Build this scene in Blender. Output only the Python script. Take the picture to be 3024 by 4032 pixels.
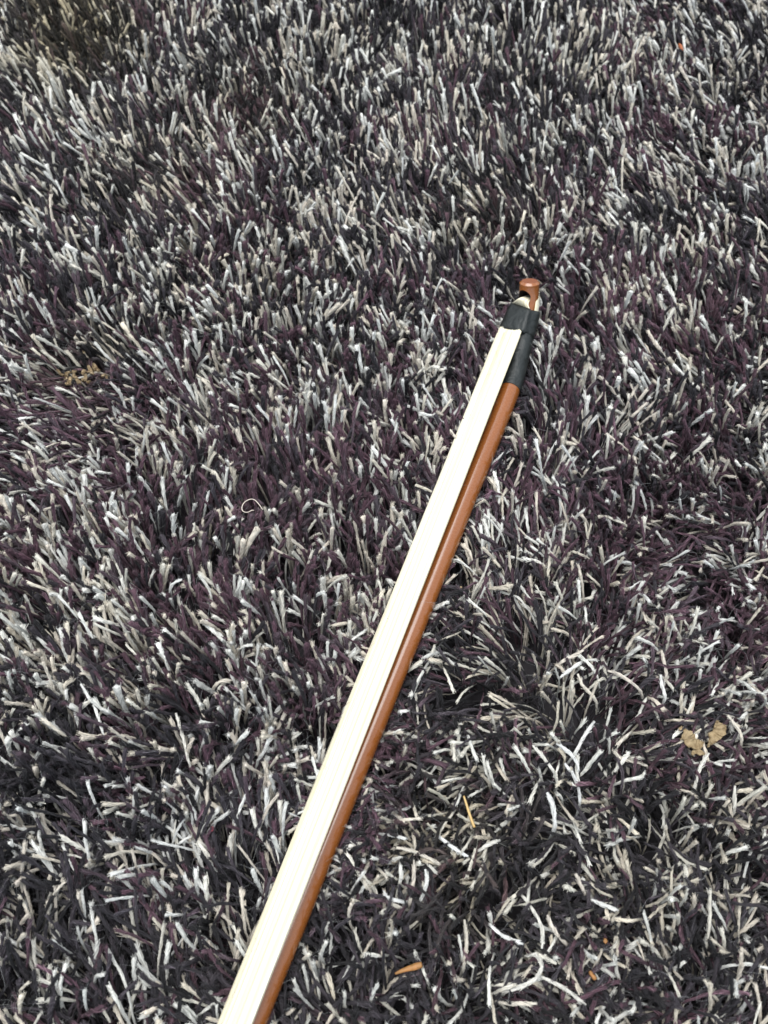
import bpy, bmesh, math, random
import numpy as np
from mathutils import Vector, Matrix

for o in list(bpy.data.objects):
    bpy.data.objects.remove(o)
rng = np.random.default_rng(11)
random.seed(11)
scene = bpy.context.scene
C = scene.collection

# ------------------------------------------------------------------ camera
FPX, PW, PH = 3200.0, 3024.0, 4032.0          # focal length in photo pixels, photo size
TILT = math.radians(26.0)                     # tilt away from looking straight down
CAMZ = 0.285
cam = bpy.data.cameras.new('camera')
cam.sensor_fit = 'VERTICAL'
cam.sensor_height = 4.8
cam.lens = 4.8 * FPX / PH
cam.clip_start = 0.01
cam.clip_end = 20.0
cam.dof.use_dof = True
cam.dof.focus_distance = 0.285
cam.dof.aperture_fstop = 2.2
cam_o = bpy.data.objects.new('camera', cam)
C.objects.link(cam_o)
cam_o.location = (0, 0, CAMZ)
cam_o.rotation_euler = (TILT, 0, 0)
scene.camera = cam_o

# ------------------------------------------------------------------ world, lamps, exposure
world = bpy.data.worlds.new('World')
scene.world = world
world.use_nodes = True
bg = world.node_tree.nodes['Background']
bg.inputs[0].default_value = (0.79, 0.90, 1.0, 1)
bg.inputs[1].default_value = 1.22

def area(name, loc, target, size, size_y, power, color):
    d = bpy.data.lights.new(name, 'AREA')
    d.shape = 'RECTANGLE'
    d.size, d.size_y = size, size_y
    d.energy = power
    d.color = color
    o = bpy.data.objects.new(name, d)
    C.objects.link(o)
    o.location = loc
    o.rotation_euler = (Vector(target) - Vector(loc)).to_track_quat('-Z', 'Y').to_euler()
    return o
area('window_light', (-0.28, 0.42, 1.65), (0.0, 0.15, 0.0), 1.4, 1.6, 47.0, (1.0, 0.985, 0.965))

scene.view_settings.view_transform = 'Standard'
scene.view_settings.look = 'None'
scene.view_settings.gamma = 1.0
scene.view_settings.exposure = 0.0
scene.render.resolution_x, scene.render.resolution_y = 768, 1024
scene.render.engine = 'CYCLES'

# ------------------------------------------------------------------ helpers
ct, st = math.cos(TILT), math.sin(TILT)
def unproject(u, v, z):
    """photo pixel -> point on the horizontal plane at height z (metres)"""
    x = (u - PW / 2) / FPX
    y = (PH / 2 - v) / FPX
    dy, dz = y * ct + st, y * st - ct
    t = (z - CAMZ) / dz
    return np.array([x * t, dy * t, z])
def project(P):
    """points (..., 3) -> photo pixels and depth"""
    P = np.asarray(P)
    x, y, z = P[..., 0], P[..., 1], P[..., 2] - CAMZ
    cy = y * ct + z * st
    cz = -y * st + z * ct
    dep = -cz
    return PW / 2 + FPX * x / dep, PH / 2 - FPX * cy / dep, dep

def mesh_np(name, verts, faces_flat, loop_counts, smooth=True):
    me = bpy.data.meshes.new(name)
    nv, nl, nf = len(verts), len(faces_flat), len(loop_counts)
    me.vertices.add(nv)
    me.vertices.foreach_set('co', np.asarray(verts, np.float32).ravel())
    me.loops.add(nl)
    me.loops.foreach_set('vertex_index', np.asarray(faces_flat, np.int32))
    me.polygons.add(nf)
    lc = np.asarray(loop_counts, np.int32)
    starts = np.concatenate([[0], np.cumsum(lc)[:-1]]).astype(np.int32)
    me.polygons.foreach_set('loop_start', starts)
    me.polygons.foreach_set('use_smooth', np.full(nf, smooth))
    me.update(calc_edges=True)
    me.validate()
    return me

def add_attr(me, name, typ, data):
    a = me.attributes.new(name, typ, 'POINT')
    key = {'FLOAT_COLOR': 'color', 'FLOAT_VECTOR': 'vector', 'FLOAT': 'value'}[typ]
    a.data.foreach_set(key, np.asarray(data, np.float32).ravel())

def obj(name, me, mat, parent=None):
    o = bpy.data.objects.new(name, me)
    C.objects.link(o)
    if mat and not me.materials:
        me.materials.append(mat)
    if parent:
        o.parent = parent
    return o

def from_bm(name, bm, mat, parent=None, smooth=True):
    me = bpy.data.meshes.new(name)
    bm.normal_update()
    bm.to_mesh(me)
    bm.free()
    me.polygons.foreach_set('use_smooth', np.full(len(me.polygons), smooth))
    return obj(name, me, mat, parent)

def empty(name, loc, label, cat, group=None):
    o = bpy.data.objects.new(name, None)
    C.objects.link(o)
    o.location = loc
    o.empty_display_size = 0.01
    tag(o, label, cat, group)
    bpy.context.view_layer.update()
    return o
def tag(o, label, cat, group=None):
    o['label'] = label
    o['category'] = cat
    if group:
        o['group'] = group

class NT:
    """tiny node-tree builder"""
    def __init__(self, name):
        self.m = bpy.data.materials.new(name)
        self.m.use_nodes = True
        self.t = self.m.node_tree
        self.b = self.t.nodes['Principled BSDF']
    def n(self, typ, ins=None, **kw):
        nd = self.t.nodes.new(typ)
        for k, v in kw.items():
            setattr(nd, k, v)
        for k, v in (ins or {}).items():
            self.set(nd.inputs[k], v)
        return nd
    def set(self, sock, v):
        if isinstance(v, bpy.types.NodeSocket):
            self.t.links.new(v, sock)
        else:
            sock.default_value = v
    def math(self, op, a, b=0.0, c=0.0):
        nd = self.t.nodes.new('ShaderNodeMath')
        nd.operation = op
        for i, v in enumerate((a, b, c)):
            self.set(nd.inputs[i], v)
        return nd.outputs[0]
    def mix(self, fac, a, b, blend='MIX'):
        nd = self.t.nodes.new('ShaderNodeMix')
        nd.data_type = 'RGBA'
        nd.blend_type = blend
        self.set(nd.inputs[0], fac)
        self.set(nd.inputs[6], a)
        self.set(nd.inputs[7], b)
        return nd.outputs[2]
    def bsdf(self, **kw):
        for k, v in kw.items():
            self.set(self.b.inputs[k.replace('_', ' ')], v)

# ------------------------------------------------------------------ materials
def yarn_material():
    T = NT('wool_yarn')
    col = T.n('ShaderNodeAttribute', attribute_name='col').outputs['Color']
    fr = T.n('ShaderNodeAttribute', attribute_name='frame')       # cos, sin round the yarn; metres along it
    sep = T.n('ShaderNodeSeparateXYZ', {0: fr.outputs['Vector']})
    th = T.math('ARCTAN2', sep.outputs[1], sep.outputs[0])
    ph = T.math('MULTIPLY_ADD', sep.outputs[2], 2 * math.pi / 0.0034 , T.math('MULTIPLY', th, 2.0))
    ply = T.math('SINE', ph)                                     # two-ply twist
    fib = T.math('SINE', T.math('MULTIPLY_ADD', sep.outputs[2], 2 * math.pi / 0.0011, T.math('MULTIPLY', th, 7.0)))
    tc = T.n('ShaderNodeTexCoord')
    nz = T.n('ShaderNodeTexNoise', {'Vector': tc.outputs['Object'], 'Scale': 2600.0, 'Detail': 2.0})
    nz2 = T.n('ShaderNodeTexNoise', {'Vector': tc.outputs['Object'], 'Scale': 240.0, 'Detail': 2.0})
    h = T.math('ADD', T.math('MULTIPLY', ply, 0.5), T.math('ADD', T.math('MULTIPLY', fib, 0.13), T.math('MULTIPLY', nz.outputs[0], 0.8)))
    bump = T.n('ShaderNodeBump', {'Strength': 0.75, 'Distance': 0.00028, 'Height': h})
    v1 = T.n('ShaderNodeMapRange', {0: nz2.outputs[0], 1: 0.25, 2: 0.75, 3: 0.75, 4: 1.2})
    c = T.mix(1.0, col, v1.outputs[0], 'MULTIPLY')
    T.bsdf(Base_Color=c, Roughness=0.85, Normal=bump.outputs[0], Sheen_Weight=0.03, Sheen_Roughness=0.5)
    T.b.inputs['Specular IOR Level'].default_value = 0.12
    return T.m
M_YARN = yarn_material()

def fuzz_material():
    T = NT('wool_fuzz')
    col = T.n('ShaderNodeAttribute', attribute_name='col').outputs['Color']
    T.bsdf(Base_Color=col, Roughness=0.8)
    return T.m
M_FUZZ = fuzz_material()

def backing_material():
    T = NT('rug_backing')
    tc = T.n('ShaderNodeTexCoord')
    nz = T.n('ShaderNodeTexNoise', {'Vector': tc.outputs['Object'], 'Scale': 500.0, 'Detail': 4.0})
    c = T.mix(nz.outputs[0], (0.012, 0.010, 0.012, 1), (0.03, 0.026, 0.03, 1))
    T.bsdf(Base_Color=c, Roughness=0.95)
    return T.m

def lacquer_material():
    T = NT('lacquered_bamboo')
    fr = T.n('ShaderNodeAttribute', attribute_name='frame')
    mp = T.n('ShaderNodeMapping', {'Vector': fr.outputs['Vector'], 'Scale': (1.6, 1.6, 16.0)})
    nz = T.n('ShaderNodeTexNoise', {'Vector': mp.outputs[0], 'Scale': 1.0, 'Detail': 5.0, 'Roughness': 0.6})
    mp2 = T.n('ShaderNodeMapping', {'Vector': fr.outputs['Vector'], 'Scale': (9.0, 9.0, 14.0)})
    nz2 = T.n('ShaderNodeTexNoise', {'Vector': mp2.outputs[0], 'Scale': 1.0, 'Detail': 4.0})
    tc = T.n('ShaderNodeTexCoord')
    fine = T.n('ShaderNodeTexNoise', {'Vector': tc.outputs['Object'], 'Scale': 900.0, 'Detail': 3.0})
    c = T.mix(nz.outputs[0], (0.215, 0.066, 0.013, 1), (0.29, 0.092, 0.018, 1))
    c = T.mix(T.math('MULTIPLY', nz2.outputs[0], 0.5), c, (0.20, 0.056, 0.011, 1))
    b = T.n('ShaderNodeBump', {'Strength': 0.07, 'Distance': 0.0002,
                               'Height': T.math('ADD', T.math('MULTIPLY', fine.outputs[0], 0.35), nz2.outputs[0])})
    rg = T.n('ShaderNodeMapRange', {0: fine.outputs[0], 1: 0.3, 2: 0.7, 3: 0.20, 4: 0.34})
    T.bsdf(Base_Color=c, Roughness=rg.outputs[0], Normal=b.outputs[0])
    T.b.inputs['Coat Weight'].default_value = 0.7
    T.b.inputs['Coat Roughness'].default_value = 0.12
    return T.m

def hair_material():
    T = NT('horse_hair')
    fr = T.n('ShaderNodeAttribute', attribute_name='frame')      # x across, z along
    mp = T.n('ShaderNodeMapping', {'Vector': fr.outputs['Vector'], 'Scale': (2600.0, 1.0, 7.0)})
    nz = T.n('ShaderNodeTexNoise', {'Vector': mp.outputs[0], 'Scale': 1.0, 'Detail': 3.0})
    mp2 = T.n('ShaderNodeMapping', {'Vector': fr.outputs['Vector'], 'Scale': (700.0, 1.0, 3.0)})
    nz2 = T.n('ShaderNodeTexNoise', {'Vector': mp2.outputs[0], 'Scale': 1.0, 'Detail': 3.0})
    f = T.n('ShaderNodeMapRange', {0: nz2.outputs[0], 1: 0.40, 2: 0.68, 3: 0.0, 4: 1.0})
    c = T.mix(f.outputs[0], (0.74, 0.69, 0.55, 1), (0.61, 0.53, 0.33, 1))
    g = T.n('ShaderNodeMapRange', {0: nz.outputs[0], 1: 0.58, 2: 0.78, 3: 0.0, 4: 0.8})
    c = T.mix(g.outputs[0], c, (0.50, 0.40, 0.22, 1))
    b = T.n('ShaderNodeBump', {'Strength': 0.8, 'Distance': 0.0003, 'Height': nz.outputs[0]})
    T.bsdf(Base_Color=c, Roughness=0.36, Normal=b.outputs[0])
    T.b.inputs['Specular IOR Level'].default_value = 0.5
    return T.m

def tape_material():
    T = NT('black_vinyl_tape')
    tc = T.n('ShaderNodeTexCoord')
    nz = T.n('ShaderNodeTexNoise', {'Vector': tc.outputs['Object'], 'Scale': 260.0, 'Detail': 4.0})
    nf = T.n('ShaderNodeTexNoise', {'Vector': tc.outputs['Object'], 'Scale': 2200.0, 'Detail': 2.0})
    c = T.mix(nz.outputs[0], (0.006, 0.0074, 0.0070, 1), (0.017, 0.0205, 0.0198, 1))
    h = T.math('ADD', nz.outputs[0], T.math('MULTIPLY', nf.outputs[0], 0.12))
    b = T.n('ShaderNodeBump', {'Strength': 0.9, 'Distance': 0.0010, 'Height': h})
    T.bsdf(Base_Color=c, Roughness=0.5, Normal=b.outputs[0])
    return T.m

def plain_material(name, c1, c2, scale=600.0, rough=0.7, bump=0.0003):
    T = NT(name)
    tc = T.n('ShaderNodeTexCoord')
    nz = T.n('ShaderNodeTexNoise', {'Vector': tc.outputs['Object'], 'Scale': scale, 'Detail': 5.0})
    f = T.n('ShaderNodeMapRange', {0: nz.outputs[0], 1: 0.3, 2: 0.7})
    c = T.mix(f.outputs[0], (*c1, 1), (*c2, 1))
    b = T.n('ShaderNodeBump', {'Strength': 0.6, 'Distance': bump, 'Height': nz.outputs[0]})
    T.bsdf(Base_Color=c, Roughness=rough, Normal=b.outputs[0])
    return T.m

M_BACK = backing_material()
M_STICK = lacquer_material()
M_HAIR = hair_material()
M_TAPE = tape_material()
M_CUT = plain_material('cut_bamboo_end', (0.13, 0.036, 0.012), (0.22, 0.065, 0.02), 1500.0)
M_SLOT_SHADE = plain_material('slot_shade', (0.008, 0.006, 0.005), (0.02, 0.012, 0.008), 900.0, 0.9)  # near-black colour painted in for the shade inside the slot
M_FLAKE = plain_material('tan_flake', (0.17, 0.115, 0.055), (0.36, 0.27, 0.155), 500.0, 0.8)
M_CRUMB = plain_material('crumb', (0.20, 0.125, 0.055), (0.44, 0.345, 0.22), 600.0, 0.8)
M_ORANGE = plain_material('orange_chip', (0.22, 0.115, 0.035), (0.40, 0.175, 0.055), 600.0, 0.6)
M_STRAW = plain_material('straw', (0.42, 0.26, 0.09), (0.55, 0.38, 0.16), 500.0, 0.5)
M_THREAD = plain_material('white_thread', (0.58, 0.50, 0.42), (0.68, 0.60, 0.52), 800.0, 0.6)
M_RED = plain_material('red_thread', (0.25, 0.02, 0.03), (0.3, 0.03, 0.04), 800.0, 0.6)
M_RUST = plain_material('rust_fleck', (0.25, 0.06, 0.015), (0.34, 0.10, 0.03), 500.0, 0.6)

# ------------------------------------------------------------------ the bow's lines, from the photograph
STICK_R = 0.0040
Z_STICK = 0.0205                 # stick axis, resting in the flattened pile
Z_HAIR = Z_STICK + 0.0056        # middle of the hair ribbon
HAIR_RISE = 0.0030               # right edge of the ribbon stands this much above its middle

def px_scale(u, v, z):
    return FPX / project(unproject(u, v, z))[2]
stick_pts = []
for (u, v) in [(1047, 4032), (1282, 3463), (1553, 2800), (1983, 1700), (2042, 1548)]:
    r = STICK_R * px_scale(u, v, Z_STICK) / math.cos(math.radians(21.7))
    stick_pts.append(unproject(u - r, v, Z_STICK))
# fit the straight part
SP = np.array(stick_pts)
dirv = SP[-1] - SP[0]
dirv /= np.linalg.norm(dirv)
cen = SP.mean(0)
s0 = float((SP[0] - cen) @ dirv)
s1 = float((SP[-1] - cen) @ dirv)
LINE0 = cen + dirv * (s0 - 0.34)            # goes on well below the frame
LINE1 = cen + dirv * s1
bend = [(2040, 1405, 0.0012), (2063, 1295, 0.0036), (2075, 1222, 0.0066), (2082, 1160, 0.0108), (2086, 1106, 0.0156)]
ctrl = [LINE0 + (LINE1 - LINE0) * t for t in np.linspace(0, 1, 12)]
ctrl += [unproject(u, v, Z_STICK + dz) for (u, v, dz) in bend]
ctrl = np.array(ctrl)

def catmull(P, n=12):
    P = np.asarray(P, float)
    Q = np.vstack([2 * P[0] - P[1], P, 2 * P[-1] - P[-2]])
    out = []
    for i in range(1, len(Q) - 2):
        a, b, c, d = Q[i - 1], Q[i], Q[i + 1], Q[i + 2]
        for t in np.linspace(0, 1, n, endpoint=False):
            out.append(0.5 * ((2 * b) + (c - a) * t + (2 * a - 5 * b + 4 * c - d) * t * t + (3 * b - a - 3 * c + d) * t ** 3))
    out.append(Q[-2])
    return np.array(out)
STICK = catmull(ctrl, 8)
AX = np.array([dirv[0], dirv[1], 0.0]); AX /= np.linalg.norm(AX)
LAT = np.array([AX[1], -AX[0], 0.0])                     # to the right of the bow
s_along = (STICK - LINE0) @ AX
s_lat = (STICK - LINE0) @ LAT
s_z = STICK[:, 2]

def hair_edge(u, v, side):
    return unproject(u, v, Z_HAIR + side * HAIR_RISE)
HL0, HL1 = hair_edge(858, 4032, -1), hair_edge(1966, 1289, -1)
HR0, HR1 = hair_edge(990, 4032, 1), hair_edge(2055, 1303, 1)
def line_at(P, Q, a):
    """point on the line PQ whose distance along the bow is a"""
    pa, qa = (P - LINE0) @ AX, (Q - LINE0) @ AX
    return P + (Q - P) * ((a - pa) / (qa - pa))
A_TIP = float(s_along[-1])
A_TAPE = float((0.5 * (HL1 + HR1) - LINE0) @ AX)

# where litter lies on the pile: photo pixel, height, radius
PRESS = [(2727, 2908, 0.0215, 0.0042), (2825, 2885, 0.0225, 0.0042), (2748, 2964, 0.0205, 0.0030), (2690, 2865, 0.0212, 0.0022),
         (1608, 3815, 0.0218, 0.0034), (1640, 3802, 0.0222, 0.0030), (1835, 3160, 0.0225, 0.0022), (1858, 3232, 0.0228, 0.0026),
         (2334, 3840, 0.0218, 0.0018), (2384, 3704, 0.0222, 0.0015), (2680, 186, 0.0235, 0.0016), (1815, 2312, 0.0215, 0.0012),
         (255, 1485, 0.0215, 0.0050), (330, 1490, 0.0215, 0.0050), (390, 1470, 0.0215, 0.0046), (965, 1990, 0.0222, 0.0045), (1010, 1980, 0.0222, 0.0035),
         (2060, 1165, 0.0175, 0.0050), (1995, 1225, 0.0180, 0.0030),
         (2100, 3800, 0.0215, 0.0050), (2060, 3880, 0.0215, 0.0035)]
# stray yarns traced one by one: photo pixels along each, root first
HAND5 = [[(535, 430), (450, 330), (415, 255)], [(825, 365), (700, 265), (610, 235)], [(395, 780), (460, 660), (525, 565)],
         [(420, 885), (405, 820), (350, 760), (275, 710)], [(1180, 1010), (1190, 960), (1215, 860), (1275, 770)],
         [(1490, 700), (1455, 600), (1395, 525)], [(300, 185), (380, 140), (455, 100)], [(440, 180), (370, 225), (300, 280)],
         [(270, 1250), (250, 1120), (215, 1030)], [(265, 900), (190, 800), (120, 720)], [(860, 850), (740, 820), (640, 780), (700, 690), (770, 630)],
         [(995, 290), (980, 180), (965, 100)], [(985, 420), (970, 340), (955, 260)], [(430, 1085), (400, 930), (330, 840)], [(1440, 1150), (1442, 1070), (1440, 985)]]
HAND7 = [[(380, 670), (300, 620), (200, 580), (100, 560)], [(190, 910), (215, 750), (215, 640)], [(260, 900), (300, 790), (290, 700)],
         [(150, 915), (50, 890), (15, 840)], [(930, 880), (1000, 980), (1060, 1100), (1050, 1220)], [(540, 1340), (560, 1180), (545, 1030)],
         [(1210, 1190), (1130, 1100), (1085, 1000)], [(720, 1070), (800, 1140), (930, 1190)], [(1130, 430), (1130, 300), (1090, 200)],
         [(1060, 1410), (1200, 1480), (1340, 1590)], [(780, 1570), (900, 1582), (1020, 1580)], [(1330, 860), (1300, 790), (1270, 730)],
         [(1380, 900), (1460, 940), (1550, 970)], [(370, 480), (470, 560), (570, 620)], [(640, 580), (700, 540), (780, 510)]]
HAND1 = [[(945, 1200), (870, 1080), (760, 1000), (630, 940)], [(590, 1480), (640, 1350), (700, 1225)]]
HAND6 = [[(680, 1500), (640, 1350), (575, 1230), (530, 1150)], [(1110, 540), (1130, 490), (1190, 470)], [(1240, 1680), (1200, 1520), (1150, 1340)], [(1395, 1170), (1450, 1130), (1515, 1125)]]
k6 = 1000 / 1659.0
TRACED = [[(2085, 3765), (2118, 3756), (2137, 3795), (2122, 3842), (2070, 3880), (2013, 3902)]]
for grp, ox, oy in ((HAND5, 2024, 2500), (HAND7, 1500, 3000), (HAND1, 1000, 0), (HAND6, 0, 2000)):
    TRACED += [[(ox + x * k6, oy + y * k6) for x, y in pl] for pl in grp]
for pl in TRACED:
    for (u, v) in pl:
        PRESS.append((u, v, 0.0220, 0.0011))
def clear_of_bow(P, pad):
    """press pile points (..., 3) down below the stick and the hair ribbon"""
    a = (P - LINE0) @ AX
    l = (P - LINE0) @ LAT
    on = (a > 0) & (a < A_TIP + 0.001)
    cl = np.interp(a, s_along, s_lat)
    cz = np.interp(a, s_along, s_z)
    d = l - cl
    R = STICK_R + 0.0004 + pad
    z = P[..., 2].copy()
    under = on & (np.abs(d) < R)
    lim = cz - np.sqrt(np.maximum(R * R - d * d, 0))
    z = np.where(under, np.minimum(z, lim), z)
    side = on & (d >= R) & (d < R + 0.0030)
    z = np.where(side, np.minimum(z, cz + (d - R) * 2.2 - 0.0010), z)
    hl = np.array([line_at(HL0, HL1, 0.0), line_at(HL0, HL1, 1.0)])
    hr = np.array([line_at(HR0, HR1, 0.0), line_at(HR0, HR1, 1.0)])
    l0 = ((hl - LINE0) @ LAT); l1 = ((hr - LINE0) @ LAT)
    ll = l0[0] + (l0[1] - l0[0]) * a
    lr = l1[0] + (l1[1] - l1[0]) * a
    f = (l - ll) / np.maximum(lr - ll, 1e-5)
    hz = Z_HAIR + (2 * np.clip(f, 0, 1) - 1) * HAIR_RISE - 0.0012 - pad
    # a margin on the left so that standing yarns do not poke over the ribbon
    mg = 0.0048
    onh = on & (a < A_TAPE + 0.013) & (l > ll - mg) & (l < lr + 0.0005)
    soft = np.clip((ll - l) / mg, 0, 1) * 0.0070
    z = np.where(onh, np.minimum(z, hz + soft), z)
    for (u, v, zz, rr) in PRESS:
        c = unproject(u, v, zz)
        # everything on the line of sight side of the litter stays below it
        d = np.hypot(P[..., 0] - c[0], P[..., 1] - c[1])
        lim = zz - 0.0012 - pad + np.clip((d - rr) / 0.003, 0, 1) * 0.006
        z = np.where(d < rr + 0.003, np.minimum(z, lim), z)
    Q = P.copy()
    Q[..., 2] = np.maximum(z, 0.0012)
    return Q

# ------------------------------------------------------------------ rug
rug = empty('shag_rug', (0, 0.2, 0), 'deep pile shag rug of cream, plum and charcoal yarn under the bow', 'rug')

def rug_local(P):
    return np.asarray(P) - np.array([0, 0.2, 0])

bm = bmesh.new()
bmesh.ops.create_cube(bm, size=1.0)
bmesh.ops.scale(bm, vec=(1.09, 1.21, 0.004), verts=bm.verts)
bmesh.ops.translate(bm, vec=(0, 0.04, -0.002), verts=bm.verts)
bmesh.ops.bevel(bm, geom=bm.edges[:], offset=0.0015, segments=2)
from_bm('backing', bm, M_BACK, rug, False)

# how the pile lies: photo pixel, direction of lean in plan (90 = away from the camera), lean from upright, disorder
FIELD = np.array([
    (150, 250, 150, 35, .40), (600, 250, 115, 25, .40), (1400, 250, 100, 20, .35), (2200, 250, 110, 25, .35),
    (2800, 250, 165, 48, .55), (2700, 700, 155, 42, .40), (2100, 900, 135, 35, .40), (300, 800, 145, 42, .45),
    (1000, 600, 105, 22, .40), (1500, 900, 120, 30, .50), (250, 1200, 120, 25, .40), (1000, 1300, 90, 15, .30),
    (2500, 1400, 130, 40, .35), (2900, 1500, 170, 45, .60), (400, 1750, 180, 45, .90), (1100, 1600, 85, 20, .40),
    (2400, 1800, 115, 32, .60), (300, 2200, 125, 25, .35), (1000, 2200, 90, 18, .40), (2200, 2300, 110, 48, .90),
    (2800, 2400, 200, 52, 1.0), (300, 2700, 125, 22, .35), (1000, 2700, 90, 28, .50), (1900, 2900, 200, 54, 1.0),
    (2600, 2900, 30, 55, 1.1), (300, 3200, 120, 28, .60), (900, 3300, 100, 34, .60), (1700, 3400, 180, 60, 1.1),
    (2500, 3500, 200, 56, 1.1), (400, 3800, 100, 46, .80), (1400, 3850, 90, 50, 1.0), (2100, 3850, 0, 64, 1.2),
    (2800, 3900, 90, 54, 1.0)], float)
FXY = np.array([unproject(u, v, 0.015)[:2] for u, v in FIELD[:, :2]])

def vnoise(x, y, cell, seed):
    """smooth value noise, -1..1"""
    g = np.random.default_rng(seed).uniform(-1, 1, (64, 64))
    X, Y = x / cell + 32.3, y / cell + 32.7
    i, j = np.floor(X).astype(int), np.floor(Y).astype(int)
    fx, fy = X - i, Y - j
    fx, fy = fx * fx * (3 - 2 * fx), fy * fy * (3 - 2 * fy)
    i0, j0, i1, j1 = i % 64, j % 64, (i + 1) % 64, (j + 1) % 64
    return (g[i0, j0] * (1 - fx) * (1 - fy) + g[i1, j0] * fx * (1 - fy) + g[i0, j1] * (1 - fx) * fy + g[i1, j1] * fx * fy)

def lie(x, y):
    d2 = (x[:, None] - FXY[None, :, 0]) ** 2 + (y[:, None] - FXY[None, :, 1]) ** 2
    w = 1.0 / (d2 + 0.02 ** 2) ** 2
    w /= w.sum(1, keepdims=True)
    az = np.radians(FIELD[:, 2])
    ln = np.radians(FIELD[:, 3])
    vx = (w * (np.cos(az) * ln)).sum(1)
    vy = (w * (np.sin(az) * ln)).sum(1)
    mess = (w * FIELD[:, 4]).sum(1)
    amp = 0.20 + 0.26 * mess
    vx = vx + amp * (vnoise(x, y, 0.030, 5) + 0.85 * vnoise(x, y, 0.012, 6))
    vy = vy + amp * (vnoise(x, y, 0.030, 7) + 0.85 * vnoise(x, y, 0.012, 8))
    return vx, vy, mess

CREAMS = np.array([(0.60, 0.575, 0.52), (0.66, 0.65, 0.62), (0.57, 0.52, 0.445), (0.63, 0.625, 0.605), (0.55, 0.495, 0.43)])
PLUMS = np.array([(0.078, 0.042, 0.057), (0.096, 0.055, 0.072), (0.062, 0.034, 0.045), (0.067, 0.047, 0.059)])
COALS = np.array([(0.023, 0.0205, 0.0245), (0.036, 0.0315, 0.0375), (0.015, 0.0138, 0.0155), (0.044, 0.037, 0.045)])

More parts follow.
